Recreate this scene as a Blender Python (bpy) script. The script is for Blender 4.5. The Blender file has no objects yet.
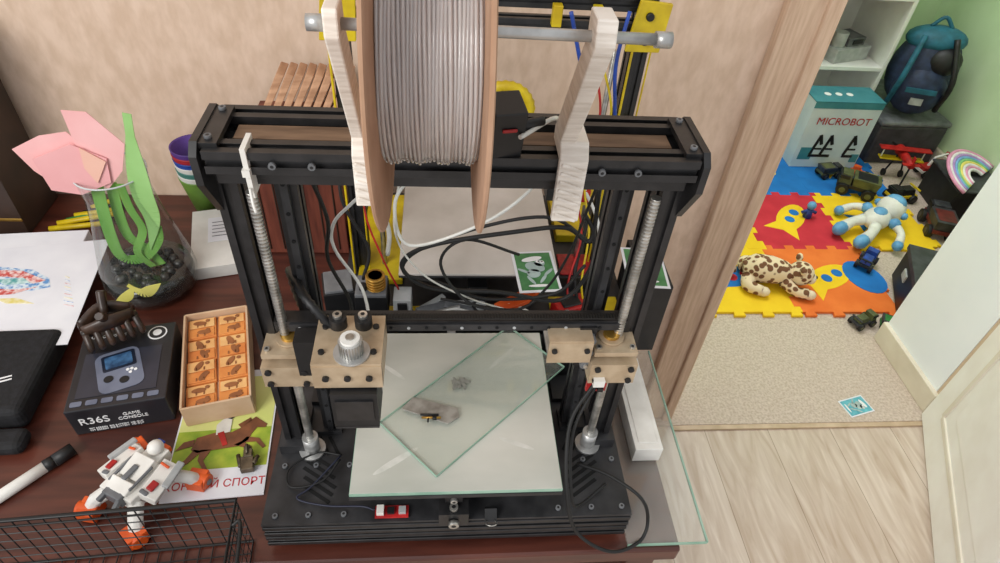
import bpy, bmesh, math, random
from mathutils import Vector, Matrix, Euler
random.seed(7)
pi=math.pi
def lin(c):
    return tuple(((v/255)/12.92 if v/255<=0.04045 else ((v/255+0.055)/1.055)**2.4) for v in c)+(1,)
MC={}
def mat(name,c,c2=None,scale=30,rough=.5,metal=0,bump=0,stretch=(1,1,1),detail=4,emit=0,coat=0,lo=.35,hi=.65,trans=0):
    if name in MC: return MC[name]
    m=bpy.data.materials.new(name); m.use_nodes=True; nt=m.node_tree; b=nt.nodes['Principled BSDF']
    if c2 is None: c2=tuple(max(0,v*.88) for v in c)
    tc=nt.nodes.new('ShaderNodeTexCoord'); mp=nt.nodes.new('ShaderNodeMapping'); mp.inputs['Scale'].default_value=stretch
    nz=nt.nodes.new('ShaderNodeTexNoise'); nz.inputs['Scale'].default_value=scale; nz.inputs['Detail'].default_value=detail
    rp=nt.nodes.new('ShaderNodeValToRGB'); rp.color_ramp.elements[0].position=lo; rp.color_ramp.elements[1].position=hi
    rp.color_ramp.elements[0].color=lin(c2); rp.color_ramp.elements[1].color=lin(c)
    L=nt.links.new
    L(tc.outputs['Object'],mp.inputs[0]); L(mp.outputs[0],nz.inputs['Vector']); L(nz.outputs[0],rp.inputs[0]); L(rp.outputs[0],b.inputs['Base Color'])
    b.inputs['Roughness'].default_value=rough; b.inputs['Metallic'].default_value=metal
    if coat: b.inputs['Coat Weight'].default_value=coat
    if trans: b.inputs['Transmission Weight'].default_value=trans
    if bump:
        bp=nt.nodes.new('ShaderNodeBump'); bp.inputs['Strength'].default_value=bump; bp.inputs['Distance'].default_value=.002
        L(nz.outputs[0],bp.inputs['Height']); L(bp.outputs[0],b.inputs['Normal'])
    MC[name]=m; return m
def glassmat(name,c,alpha=.25,rough=.03,tint=(.985,.995,.988),refl=.5):
    m=bpy.data.materials.new(name); m.use_nodes=True; nt=m.node_tree; nt.nodes.remove(nt.nodes['Principled BSDF'])
    out=nt.nodes['Material Output']; tr=nt.nodes.new('ShaderNodeBsdfTransparent'); gl=nt.nodes.new('ShaderNodeBsdfGlossy'); df=nt.nodes.new('ShaderNodeBsdfDiffuse')
    tr.inputs[0].default_value=(*tint,1); gl.inputs['Roughness'].default_value=rough
    nz=nt.nodes.new('ShaderNodeTexNoise'); nz.inputs['Scale'].default_value=9
    rp=nt.nodes.new('ShaderNodeMapRange'); rp.inputs['To Min'].default_value=alpha*.6; rp.inputs['To Max'].default_value=alpha*1.4
    nt.links.new(nz.outputs[0],rp.inputs[0])
    df.inputs[0].default_value=lin(c)
    lw=nt.nodes.new('ShaderNodeLayerWeight'); lw.inputs['Blend'].default_value=.5
    pw=nt.nodes.new('ShaderNodeMath'); pw.operation='POWER'; pw.inputs[1].default_value=3; nt.links.new(lw.outputs['Facing'],pw.inputs[0])
    mr=nt.nodes.new('ShaderNodeMapRange'); mr.inputs['To Min'].default_value=.035; mr.inputs['To Max'].default_value=refl; nt.links.new(pw.outputs[0],mr.inputs[0])
    m1=nt.nodes.new('ShaderNodeMixShader'); m2=nt.nodes.new('ShaderNodeMixShader')
    nt.links.new(rp.outputs[0],m1.inputs[0])
    nt.links.new(tr.outputs[0],m1.inputs[1]); nt.links.new(df.outputs[0],m1.inputs[2])
    nt.links.new(mr.outputs[0],m2.inputs[0]); nt.links.new(m1.outputs[0],m2.inputs[1]); nt.links.new(gl.outputs[0],m2.inputs[2])
    nt.links.new(m2.outputs[0],out.inputs[0]); return m
V=Vector
def crom(pts,n=6):
    P=[V(p) for p in pts]; 
    if len(P)<3: return P
    P=[P[0]*2-P[1]]+P+[P[-1]*2-P[-2]]; o=[]
    for i in range(1,len(P)-2):
        a,b,c,d=P[i-1],P[i],P[i+1],P[i+2]
        for k in range(n):
            t=k/n; o.append(.5*((2*b)+(c-a)*t+(2*a-5*b+4*c-d)*t*t+(3*b-a-3*c+d)*t**3))
    o.append(P[-2]); return o
class B:
    def __init__(s,name,parent=None,M=None,origin=None,bevel=0,seg=2):
        s.name=name; s.bm=bmesh.new(); s.mats=[]; s.M=M or Matrix(); s.parent=parent; s.origin=origin; s.bevel=bevel; s.seg=seg
    def mi(s,m):
        if m not in s.mats: s.mats.append(m)
        return s.mats.index(m)
    def face(s,vs,m,sm=False):
        try: f=s.bm.faces.new(vs)
        except ValueError: return
        f.material_index=s.mi(m); f.smooth=sm
    def v(s,p): return s.bm.verts.new(s.M@V(p))
    def box(s,c,size,m,rot=(0,0,0),taper=1):
        R=Euler(rot).to_matrix(); c=V(c); a,b,h=[t/2 for t in size]; vs=[]
        for z in (-1,1):
            k=taper if z>0 else 1
            for x,y in ((-1,-1),(1,-1),(1,1),(-1,1)): vs.append(s.v(c+R@V((x*a*k,y*b*k,z*h))))
        for q in ((3,2,1,0),(4,5,6,7),(0,1,5,4),(1,2,6,5),(2,3,7,6),(3,0,4,7)): s.face([vs[i] for i in q],m)
        return s
    def bx(s,x0,x1,y0,y1,z0,z1,m): return s.box(((x0+x1)/2,(y0+y1)/2,(z0+z1)/2),(x1-x0,y1-y0,z1-z0),m)
    def tube(s,pts,r,m,seg=8,smooth=0,closed=False,cap=True,flat=None):
        P=crom(pts,smooth) if smooth else [V(p) for p in pts]
        if not isinstance(r,(list,tuple)): r=[r]*len(P)
        elif len(r)!=len(P):
            rr=[]; 
            for i in range(len(P)):
                t=i/(len(P)-1)*(len(r)-1); k=min(int(t),len(r)-2); rr.append(r[k]*(1-(t-k))+r[k+1]*(t-k))
            r=rr
        n=len(P); rings=[]; up=None
        for i in range(n):
            if closed: t=(P[(i+1)%n]-P[i-1]).normalized()
            else: t=(P[min(i+1,n-1)]-P[max(i-1,0)]).normalized()
            if up is None:
                up=V((0,0,1)) if abs(t.z)<.9 else V((1,0,0))
            u=(up-t*up.dot(t)).normalized(); w=t.cross(u); up=u
            rings.append([s.v(P[i]+(u*math.cos(2*pi*k/seg)+w*math.sin(2*pi*k/seg)*(flat or 1))*r[i]) for k in range(seg)])
        for i in range(n if closed else n-1):
            a,b=rings[i],rings[(i+1)%n]
            for k in range(seg): s.face([a[k],a[(k+1)%seg],b[(k+1)%seg],b[k]],m,seg>5)
        if cap and not closed:
            s.face(rings[0][::-1],m); s.face(rings[-1],m)
        return s
    def cyl(s,p0,p1,r,m,r1=None,seg=20): return s.tube([p0,p1],[r,r if r1 is None else r1],m,seg)
    def lathe(s,prof,c,m,axis=(0,0,1),seg=28,closed=False,sm=True,cap=False):
        q=V((0,0,1)).rotation_difference(V(axis).normalized()); c=V(c); R=[]
        for r,t in prof: R.append([s.v(c+q@V((r*math.cos(2*pi*k/seg),r*math.sin(2*pi*k/seg),t))) for k in range(seg)])
        n=len(R)
        for i in range(n if closed else n-1):
            a,b=R[i],R[(i+1)%n]
            for k in range(seg): s.face([a[k],a[(k+1)%seg],b[(k+1)%seg],b[k]],m,sm)
        if cap: s.face(R[0][::-1],m); s.face(R[-1],m)
        return s
    def ball(s,c,r,m,seg=16,rot=None):
        if not isinstance(r,(list,tuple)): r=(r,r,r)
        rows=seg//2; R=[]; c=V(c)
        for i in range(1,rows):
            a=pi*i/rows; R.append([V((r[0]*math.sin(a)*math.cos(2*pi*k/seg),r[1]*math.sin(a)*math.sin(2*pi*k/seg),r[2]*math.cos(a))) for k in range(seg)])
        f=(lambda p:c+rot@p) if rot else (lambda p:c+p)
        R=[[s.v(f(p)) for p in row] for row in R]; t=s.v(f(V((0,0,r[2])))); b=s.v(f(V((0,0,-r[2]))))
        for k in range(seg):
            s.face([t,R[0][k],R[0][(k+1)%seg]],m,True); s.face([b,R[-1][(k+1)%seg],R[-1][k]],m,True)
            for i in range(len(R)-1): s.face([R[i][k],R[i+1][k],R[i+1][(k+1)%seg],R[i][(k+1)%seg]],m,True)
        return s
    def prism(s,pts,vec,m):
        vec=V(vec); a=[s.v(p) for p in pts]; b=[s.v(V(p)+vec) for p in pts]; n=len(a)
        s.face(a[::-1],m); s.face(b,m)
        for i in range(n): s.face([a[i],a[(i+1)%n],b[(i+1)%n],b[i]],m)
        return s
    def flat(s,pts,z,m,t=.0006): return s.prism([(p[0],p[1],z) for p in pts],(0,0,t),m)
    def disc(s,c,rx,ry,m,t=.0006,rot=0,seg=20):
        ca,sa=math.cos(rot),math.sin(rot)
        return s.flat([(c[0]+rx*math.cos(2*pi*k/seg)*ca-ry*math.sin(2*pi*k/seg)*sa,c[1]+rx*math.cos(2*pi*k/seg)*sa+ry*math.sin(2*pi*k/seg)*ca) for k in range(seg)],c[2],m,t)
    def ext(s,p0,p1,na,nb,A,m,d=.005):
        p0=V(p0);p1=V(p1);t=(p1-p0).normalized();A=V(A).normalized();Bv=t.cross(A);U=.02;g=.003
        W=na*U/2;H=nb*U/2;pts=[]
        def side(o,dr,inw,n):
            pts.append(o)
            for i in range(n):
                c=U*(i+.5)
                for q,w in ((c-g,0),(c-g*1.6,d*.8),(c+g*1.6,d*.8),(c+g,0)): pts.append((o[0]+dr[0]*q+inw[0]*w,o[1]+dr[1]*q+inw[1]*w))
        side((-W,-H),(1,0),(0,1),na);side((W,-H),(0,1),(-1,0),nb);side((W,H),(-1,0),(0,-1),na);side((-W,H),(0,-1),(1,0),nb)
        return s.prism([p0+A*a+Bv*b for a,b in pts],p1-p0,m)
    def screw(s,c,r,m,axis=(0,0,1)): 
        a=V(axis).normalized(); return s.cyl(V(c),V(c)+a*r*.9,r,m,seg=12).cyl(V(c)+a*r*.9,V(c)+a*r*.95,r*.5,BLK2,seg=6)
    def done(s):
        bm=s.bm; bmesh.ops.recalc_face_normals(bm,faces=bm.faces)
        vs=[v.co for v in bm.verts]; lo=V((min(v.x for v in vs),min(v.y for v in vs),min(v.z for v in vs))); hi=V((max(v.x for v in vs),max(v.y for v in vs),max(v.z for v in vs)))
        o=V(s.origin) if s.origin else V(((lo.x+hi.x)/2,(lo.y+hi.y)/2,lo.z))
        for v in bm.verts: v.co-=o
        me=bpy.data.meshes.new(s.name); bm.to_mesh(me); bm.free()
        for m in s.mats: me.materials.append(m)
        ob=bpy.data.objects.new(s.name,me); bpy.context.scene.collection.objects.link(ob)
        ob.location=o
        if s.parent: ob.parent=s.parent; ob.location=o-s.parent.location
        if s.bevel:
            md=ob.modifiers.new('bev','BEVEL'); md.width=s.bevel; md.segments=s.seg; md.limit_method='ANGLE'; md.angle_limit=math.radians(40)
        return ob
def empty(name,loc):
    e=bpy.data.objects.new(name,None); bpy.context.scene.collection.objects.link(e); e.location=loc; e.empty_display_size=.05; return e
def text(parent,st,size,loc,rot,m,name='lettering'):
    c=bpy.data.curves.new(name,'FONT'); c.body=st; c.size=size; c.extrude=.0003; c.align_x='CENTER'; c.align_y='CENTER'
    c.materials.append(m); o=bpy.data.objects.new(name,c); bpy.context.scene.collection.objects.link(o)
    o.parent=parent; o.location=V(loc)-parent.location; o.rotation_euler=rot; return o
def TR(x,y,z,deg=0): return Matrix.Translation((x,y,z))@Matrix.Rotation(math.radians(deg),4,'Z')

# ---------- materials
BLK=mat('black_anodised',(38,37,38),(24,24,25),60,.38)
BLK2=mat('black_plastic',(26,26,28),(15,15,16),40,.5)
BLKM=mat('black_matte_steel',(50,50,52),(30,30,32),35,.5)
STEEL=mat('steel',(210,208,202),(150,148,142),60,.3,.8)
STEEL2=mat('satin_aluminium',(200,200,198),(165,165,163),50,.35,.6)
TAN=mat('champagne_anodised',(198,178,150),(176,154,126),50,.4,.35)
WHT=mat('white_plastic',(232,230,224),(215,212,205),30,.5)
PRN=mat('printed_white_pla',(240,232,222),(216,206,194),260,.55,bump=.5,stretch=(.1,.1,1))
YEL=mat('yellow_plastic',(222,196,24),(190,160,14),30,.45)
RED=mat('red_plastic',(190,35,30),(150,20,20),30,.45)
ORG=mat('orange_plastic',(228,95,32),(200,75,22),30,.45)
BLU=mat('blue_plastic',(35,75,170),(25,55,130),30,.45)
LBL=mat('light_blue_plastic',(110,170,215),(85,145,195),30,.45)
GRN=mat('green_plastic',(60,140,70),(40,110,50),30,.45)
GRY=mat('grey_plastic',(120,122,125),(90,92,95),30,.5)
LGR=mat('light_grey_plastic',(180,182,182),(155,158,158),30,.5)
PCB=mat('red_pcb',(190,40,40),(150,25,28),80,.4)
BRASS=mat('brass',(200,160,80),(165,125,55),50,.35,.8)
CARD=mat('cardboard',(182,146,120),(160,124,98),20,.85)
RUB=mat('rubber',(22,22,22),(14,14,14),30,.6)
PAPER=mat('white_paper',(232,232,236),(220,220,226),12,.8)
INKW=mat('white_ink',(240,240,240),(230,230,230),10,.6)

# ---------- room
T=.76
wp=mat('wallpaper_beige',(222,196,174),(207,180,156),26,.85,bump=.5,stretch=(2.2,2.2,1),detail=9,lo=.35,hi=.65)
b=B('wall_back',bevel=0); b.bx(-1.7,.60,1.08,1.20,0,2.6,wp); b.done()
cream=mat('cream_wall_paint',(236,232,220),(228,222,208),8,.7)
b=B('wall_right'); b.bx(1.47,1.60,1.08,1.36,0,2.6,mat('white_wall_paint',(246,249,253),(241,245,250),6,.7)); b.bx(1.60,3.0,1.08,1.20,0,2.6,cream); b.done()
grn=mat('green_wall_paint',(206,228,188),(196,220,176),5,.8)
b=B('wall_far'); b.bx(.2,2.42,2.95,3.05,0,2.6,grn); b.done()
b=B('wall_green_side'); b.bx(2.34,2.44,1.20,2.95,0,2.6,grn); b.done()
b=B('wall_playroom_side'); b.bx(.10,.20,1.20,3.05,0,2.6,grn); b.done()
m=bpy.data.materials.new('laminate_floor'); m.use_nodes=True; nt=m.node_tree; bs=nt.nodes['Principled BSDF']; L=nt.links.new
tc=nt.nodes.new('ShaderNodeTexCoord'); mp=nt.nodes.new('ShaderNodeMapping'); mp.inputs['Rotation'].default_value=(0,0,pi/2); L(tc.outputs['Object'],mp.inputs[0])
br=nt.nodes.new('ShaderNodeTexBrick'); br.inputs['Scale'].default_value=1; br.inputs['Brick Width'].default_value=1.2; br.inputs['Row Height'].default_value=.19; br.inputs['Mortar Size'].default_value=.0012
br.inputs['Color1'].default_value=lin((222,208,194)); br.inputs['Color2'].default_value=lin((210,194,178)); br.inputs['Mortar'].default_value=lin((172,154,136)); L(mp.outputs[0],br.inputs['Vector'])
mp2=nt.nodes.new('ShaderNodeMapping'); mp2.inputs['Scale'].default_value=(9,1.3,1); L(tc.outputs['Object'],mp2.inputs[0])
nz=nt.nodes.new('ShaderNodeTexNoise'); nz.inputs['Scale'].default_value=3.5; nz.inputs['Detail'].default_value=9; nz.inputs['Distortion'].default_value=1.2; L(mp2.outputs[0],nz.inputs['Vector'])
rp=nt.nodes.new('ShaderNodeValToRGB'); rp.color_ramp.elements[0].position=.3; rp.color_ramp.elements[1].position=.7; rp.color_ramp.elements[0].color=lin((206,192,178)); rp.color_ramp.elements[1].color=(1,1,1,1); L(nz.outputs[0],rp.inputs[0])
mx=nt.nodes.new('ShaderNodeMix'); mx.data_type='RGBA'; mx.blend_type='MULTIPLY'; mx.inputs[0].default_value=.8; L(br.outputs['Color'],mx.inputs[6]); L(rp.outputs[0],mx.inputs[7]); L(mx.outputs[2],bs.inputs['Base Color'])
bs.inputs['Roughness'].default_value=.34
b=B('floor',origin=(0,0,0)); b.bx(-1.7,3.0,-1.6,3.05,-.1,0,m); b.done()
carpet=mat('carpet_beige',(208,192,178),(184,166,150),150,.95,bump=.5,detail=6)
b=B('playroom_carpet'); b.bx(.62,1.468,1.03,1.37,0.0,.008,carpet); b.bx(.22,2.32,1.37,2.93,0.0,.008,carpet); b.done()
b=B('trim_threshold'); b.bx(.665,1.47,1.015,1.035,0,.006,mat('threshold_strip',(206,182,154),(184,160,130),20,.5)); b.done()
base=mat('baseboard_paint',(230,220,202),(216,204,184),10,.6)
b=B('baseboard_right',bevel=.003); b.bx(1.455,1.472,1.06,1.365,.008,.085,base); b.done()
b=B('baseboard_far',bevel=.003); b.bx(.2,2.32,2.935,2.95,.008,.08,base); b.bx(2.32,2.338,1.2,2.94,.008,.08,base); b.done()
wood=mat('door_casing_wood',(208,180,154),(190,160,134),14,.55,stretch=(12,12,1),detail=8)
wood2=mat('door_jamb_wood',(222,198,174),(206,180,154),14,.55,stretch=(12,12,1),detail=8)
b=B('trim_door_left',bevel=.004); b.bx(.575,.655,1.055,1.08,0,2.15,wood); b.bx(.640,.668,1.045,1.08,0,2.15,wood); b.bx(.60,.668,1.08,1.205,0,2.15,wood2); b.bx(.668,.682,1.12,1.16,0,2.15,wood); b.done()
b=B('trim_door_right',bevel=.004); b.bx(1.47,1.56,1.05,1.08,0,2.15,wood2); b.done()
doorp=mat('door_cream_paint',(246,243,238),(238,233,226),10,.45)
ang=math.degrees(math.atan2(-.893,-.45))
b=B('door_1',M=TR(1.462,1.045,0,ang),bevel=.004)
b.box((.38,-.0,1.0),(.76,.036,1.98),doorp)
gro=mat('door_panel_moulding',(232,224,210),(222,212,196),10,.5)
for z0,z1 in ((.12,.70),(.84,1.3),(1.42,1.9)):
    for z in (z0,z1): b.box((.38,.0,z),(.56,.046,.02),gro)
    for xx in (.10,.66): b.box((xx,.0,(z0+z1)/2),(.02,.046,z1-z0),gro)
    b.box((.38,.0,(z0+z1)/2),(.46,.046,z1-z0-.12),doorp)
b.done()
cols=[mat('eva_yellow',(246,206,24),(236,192,12),10,.8),mat('eva_red',(206,44,60),(190,32,50),10,.8),mat('eva_orange',(240,124,48),(228,108,34),10,.8),mat('eva_blue',(20,120,200),(14,105,180),10,.8)]
lay={(0,0):3,(1,0):0,(2,0):2,(0,1):1,(1,1):0,(2,1):1,(3,1):0,(0,2):2,(1,2):3,(2,2):3,(3,2):3}
b=B('foam_puzzle_mat',M=TR(.53,1.475,.0085,0))
S=.36
def edge(p0,p1,out,kind):
    p0=V(p0);p1=V(p1);d=p1-p0;n=7;r=[p0]; o=V(out)*.018
    for i in range(n):
        a=p0+d*((i+.18)/n); c=p0+d*((i+.82)/n)
        if kind==0: continue
        if (i%2==0)==(kind==1): r+= [a, a+o+d*(-.012), c+o+d*(.012), c]
    return r
for (i,j),c in lay.items():
    x0=i*S;y0=j*S;q=[]
    q+=edge((x0,y0),(x0+S,y0),(0,-1),1 if j==0 else 0)
    q+=edge((x0+S,y0),(x0+S,y0+S),(1,0),1)if i==3 or (i==2 and j==0) else [V((x0+S,y0))]
    q+=edge((x0+S,y0+S),(x0,y0+S),(0,1),1) if j==2 else [V((x0+S,y0+S))]
    q+=[V((x0,y0+S))]
    b.flat([(p.x,p.y) for p in q],0,cols[c],.010)
    if j>0:
        for k in range(4): b.box((x0+S*(.14+.24*k),y0-.006,.0055),(.05,.03,.0098),cols[c])
    if i>0:
        for k in range(4): b.box((x0-.006,y0+S*(.14+.24*k),.0056),(.03,.05,.0100),cols[c])
# rocket / fish shaped inlays
def oval(i,j,c1,c2,rot=.4,k=1):
    cx=(i+.5)*S;cy=(j+.5)*S; ca,sa=math.cos(rot),math.sin(rot)
    R2=lambda x,y:(cx+(x*ca-y*sa)*k,cy+(x*sa+y*ca)*k)
    b.disc((cx,cy,.0085),.125*k,.062*k,cols[c1],.0025,rot)
    b.flat([R2(-.07,-.045),R2(-.155,-.085),R2(-.125,0),R2(-.155,.085),R2(-.07,.045)],.0085,cols[c1],.0026)
    for q in (.05,-.02): b.disc((*R2(q,0),.0095),.024*k,.024*k,cols[c2],.0025)
oval(2,0,0,3,.5,.85);oval(2,1,0,3,.9,.85);oval(2,2,0,2,-.6,.6);oval(1,1,3,2,.3,.7);oval(1,0,3,1,.3,.8);oval(3,1,3,0,.3,.7);oval(1,2,0,1,.3,.6);oval(3,2,0,1,.4,.5)
b.disc((3.02*S-.05,.5*S,.0092),.07,.09,cols[3],.0026,.3)
b.done()

# ---------- desk
dk=mat('dark_cherry_wood',(92,46,34),(62,28,20),6,.38,stretch=(1,9,9),detail=8,coat=.15)
de=empty('writing_desk',(-.5,.7,0))
b=B('top',de,bevel=.004); b.bx(-1.45,.300,.338,1.075,T-.03,T,dk); b.bx(-1.45,-.215,-.02,.338,T-.03,T,dk); b.done()
b=B('legs',de,bevel=.003)
for x0,x1,y0,y1 in ((.25,.29,.36,1.05),(-1.42,-1.38,0,1.05)): b.bx(x0,x1,y0,y1,0,T-.03,dk)
b.bx(-1.38,.25,1.03,1.05,.25,T-.03,dk); b.bx(-.3,-.26,.0,.33,0,T-.03,dk); b.done()
GL=glassmat('clear_glass',(226,222,212),.13,refl=.4); GLE=mat('glass_green_edge',(160,192,172),(128,166,146),20,.2)
b=B('desk_glass_sheet'); b.bx(.232,.334,.345,.66,T+.0005,T+.0045,GL); b.bx(.3335,.3355,.345,.66,T+.0005,T+.0047,GLE); b.bx(.232,.334,.344,.3455,T+.0005,T+.0047,GLE); b.done()

# ---------- main printer
pe=empty('desktop_3d_printer',(.016,.48,T))
b=B('base_frame',pe,bevel=.0008,seg=1)
x0,x1=-.201,.228
b.ext((x0,.365,T+.022),(x1,.365,T+.022),1,1,(0,1,0),BLK); 
b.ext((x0,.365,T+.045),(x1,.365,T+.045),1,1,(0,1,0),BLK)
for x in (x0+.012,x1-.012): b.ext((x,.377,T+.034),(x,.63,T+.034),1,2,(1,0,0),BLK)
b.ext((x0,.64,T+.034),(x1,.64,T+.034),1,2,(0,1,0),BLK)
for x in (x0+.03,x1-.03,.016):
    for y in (.39,.62): b.cyl((x,y,T+.0045 if x>.17 else T+.0005),(x,y,T+.014),.013,RUB)
b.done()
DZ=T+.057
b=B('deck_plate',pe,bevel=.001,seg=1); b.bx(x0,x1,.356,.645,DZ,DZ+.004,BLKM)
slot=mat('vent_void',(6,6,7),(4,4,4),10,.9)
for sx in (-1,1):
    cx=.016+sx*.160
    for k in range(5):
        yy=.392+k*.011
        b.box((cx,yy,DZ+.0043),(.050-.006*abs(k-2),.0045,.0006),slot,(0,0,sx*.6))
    for k in range(3): b.box((cx-sx*.012+sx*.012*k,.458,DZ+.0043),(.004,.030,.0006),slot,(0,0,-sx*.5))
    b.bx(cx-.02,cx+.02,.475,.505,DZ+.004,DZ+.010,BLKM)
    b.bx(cx-.024,cx+.02,.52,.56,DZ+.004,DZ+.012,BLK2)
for x in (-.187,-.15,-.11,.14,.18,.217):
    for y in (.366,.43,.5): b.screw((x,y,DZ+.004),.0032,GRY)
b.box((.016,.5,DZ+.009),(.03,.28,.010),BLK2); b.box((.016,.5,DZ+.018),(.012,.28,.010),STEEL2)
b.box((.016,.362,DZ+.012),(.034,.022,.026),BLK); b.screw((.016,.358,DZ+.026),.005,STEEL); b.screw((.016,.350,DZ+.010),.006,STEEL,(0,-1,0))
b.done()
TZ=1.248; LX,RX=-.179,.206
b=B('gantry_frame',pe,bevel=.0008,seg=1)
for x in (LX,RX):
    b.ext((x,.478,DZ+.004),(x,.478,TZ),1,2,(1,0,0),BLK)
    b.box((x,.478,DZ+.012),(.032,.06,.016),BLKM)
    xi=x+(.042 if x<0 else -.037)
    b.ext((xi,.492,DZ+.004),(xi,.492,TZ-.01),1,1,(1,0,0),BLK)
for y in (.445,.500): b.ext((-.182,y,TZ),(.212,y,TZ),1,1,(0,1,0),BLK)
b.box((.015,.456,TZ-.019),(.388,.020,.014),BLK)
for x in (-.188,.217):
    pts=[(x-.003,.433,TZ-.020),(x-.003,.433,TZ+.006),(x-.003,.442,TZ+.015),(x-.003,.502,TZ+.015),(x-.003,.512,TZ+.006),(x-.003,.512,TZ-.034),(x-.003,.495,TZ-.062),(x-.003,.458,TZ-.062)]
    b.prism(pts,(.006,0,0),BLK)
    for y,z in ((.445,TZ),(.50,TZ),(.465,TZ-.034),(.485,TZ-.05)): b.cyl((x-.006,y,z),(x+.006,y,z),.004,BLK2,seg=10)
    sg=1 if x<0 else -1
    b.box((x+sg*.009,.472,TZ+.011),(.016,.060,.005),BLK)
    for y in (.45,.495): b.screw((x+sg*.009,y,TZ+.0135),.003,GRY)
wstrip=mat('wooden_strip',(120,94,72),(88,66,48),20,.6,stretch=(1,8,8))
b.bx(-.165,.195,.463,.484,TZ+.001,TZ+.006,wstrip)
for x in (-.13,-.10,.13,.16): b.screw((x,.434,TZ),.003,GRY,(0,-1,0))
b.done()
b=B('lead_screws',pe)
def threaded(x,y,z0,z1,r):
    pr=[];n=int((z1-z0)/.004)
    for i in range(n):
        z=z0+i*.004; pr+=[(r*.82,z),(r,z+.0012),(r,z+.0024)]
    b.lathe(pr,(x,y,0),STEEL,seg=14,cap=True)
for x in (-.157,.189):
    threaded(x,.452,.84,1.213,.0048)
    b.cyl((x,.452,DZ+.004),(x,.452,DZ+.034),.0095,STEEL2); b.cyl((x,.452,DZ+.004),(x,.452,DZ+.009),.016,STEEL2)
b.done()
b=B('guide_rails',pe)
for x in (-.137,.169):
    b.box((x,.479,1.03),(.007,.008,.40),BLKM)
    for k in range(12): b.cyl((x,.4749,.85+k*.032),(x,.4742,.85+k*.032),.002,slot,seg=8)
b.done()
XZ=1.048
b=B('x_gantry',pe,bevel=.0010)
b.box((.015,.458,XZ),(.36,.016,.014),BLK)
b.box((.02,.4495,XZ),(.34,.003,.009),BLKM)
for k in range(18): b.cyl((-.14+k*.018,.4479,XZ),(-.14+k*.018,.4470,XZ),.0018,LGR if k%3==0 else slot,seg=8)
for sx,x in ((-1,-.155),(1,.184)):
    b.box((x,.440,1.000),(.050,.032,.030),TAN); b.box((x,.444,1.026),(.046,.030,.006),TAN)
    for dx in (-.018,.018):
        for dz in (-.009,.009): b.screw((x+dx,.424,1.000+dz),.0034,BLK2,(0,-1,0))
        b.screw((x+dx,.436,1.029),.003,STEEL)
    b.cyl((x-.002*sx,.452,1.015),(x-.002*sx,.452,1.036),.009,BRASS)
    b.cyl((x-.002*sx,.452,1.0295),(x-.002*sx,.452,1.032),.014,TAN)
    b.box((x-.030*sx,.455,1.02),(.018,.02,.06),BLK)
    for k in (-.02,0,.018): b.cyl((x-.028*sx,.444,1.02+k),(x-.028*sx,.436,1.02+k),.006,GRY,seg=14); b.cyl((x-.028*sx,.436,1.02+k),(x-.028*sx,.434,1.02+k),.0025,STEEL,seg=8)
b.box((.134,.430,1.030),(.046,.004,.030),TAN); b.box((.134,.446,1.0455),(.046,.034,.003),TAN)
for dx in (-.017,.017): b.screw((.134+dx,.4275,1.035),.003,BLK2,(0,-1,0))
b.box((.170,.427,.985),(.022,.004,.03),PCB); b.box((.170,.422,.990),(.012,.008,.010),WHT); b.box((.174,.423,.977),(.006,.006,.006),BLK2)
b.done()
b=B('belts',pe)
z=XZ+.012
b.box((.03,.452,z),(.30,.007,.0014),RUB)
for k in range(100): b.box((-.115+k*.003,.452,z+.0012),(.0013,.007,.0012),RUB)
b.done()
b=B('extruder',pe,bevel=.0015)
cx=-.086
b.box((cx,.415,1.066),(.064,.062,.004),TAN); b.box((cx,.385,1.050),(.064,.004,.030),TAN); b.box((cx-.030,.415,1.05),(.004,.06,.03),TAN); b.box((cx+.030,.415,1.05),(.004,.06,.03),TAN)
b.box((cx+.004,.398,1.006),(.044,.042,.052),BLK2); 
b.box((cx+.004,.376,1.008),(.036,.002,.030),BLK); b.box((cx+.004,.398,.979),(.043,.042,.004),BLKM)
for dx,dy in ((-.012,.018),(.012,.018)): b.cyl((cx+dx,.415+dy,1.068),(cx+dx,.415+dy,1.080),.0085,BLK2); b.screw((cx+dx,.415+dy,1.080),.0045,STEEL)
b.cyl((cx+.004,.398,1.068),(cx+.004,.398,1.070),.017,STEEL2,seg=28)
b.cyl((cx+.004,.398,1.068),(cx+.004,.398,1.086),.0105,STEEL2,seg=24); b.cyl((cx+.004,.398,1.086),(cx+.004,.398,1.089),.009,WHT,seg=24); b.cyl((cx+.004,.398,1.089),(cx+.004,.398,1.0905),.004,STEEL)
for k in range(24):
    a=2*pi*k/24; b.box((cx+.004+.0108*math.cos(a),.398+.0108*math.sin(a),1.077),(.0012,.0012,.016),STEEL,(0,0,a))
for dx in (-.024,.024): b.screw((cx+dx,.398,1.068),.003,BLK2); b.screw((cx+dx,.430,1.068),.003,BLK2)
for dx in (-.02,.0,.02): b.screw((cx+dx,.383,1.050),.0032,BLK2,(0,-1,0))
b.box((cx-.045,.432,1.03),(.022,.02,.05),BLK2)
b.done()
b=B('rear_stepper_motors',pe,bevel=.002)
for x in (-.135,.165):
    b.box((x,.585,DZ+.03),(.042,.042,.044),BLK2); b.box((x,.585,DZ+.054),(.042,.042,.005),STEEL2); b.cyl((x,.585,DZ+.056),(x,.585,DZ+.072),.008,STEEL)
b.done()
b=B('print_bed',pe,bevel=.0008)
bz=.874
b.box((.0195,.478,bz-.014),(.20,.20,.004),BLKM)
for dx in (-.09,.09):
    for dy in (-.09,.09):
        b.cyl((.0195+dx,.478+dy,bz-.014),(.0195+dx,.478+dy,bz-.003),.006,STEEL2); b.cyl((.0195+dx,.478+dy,bz-.026),(.0195+dx,.478+dy,bz-.016),.012,BLK2)
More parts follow.
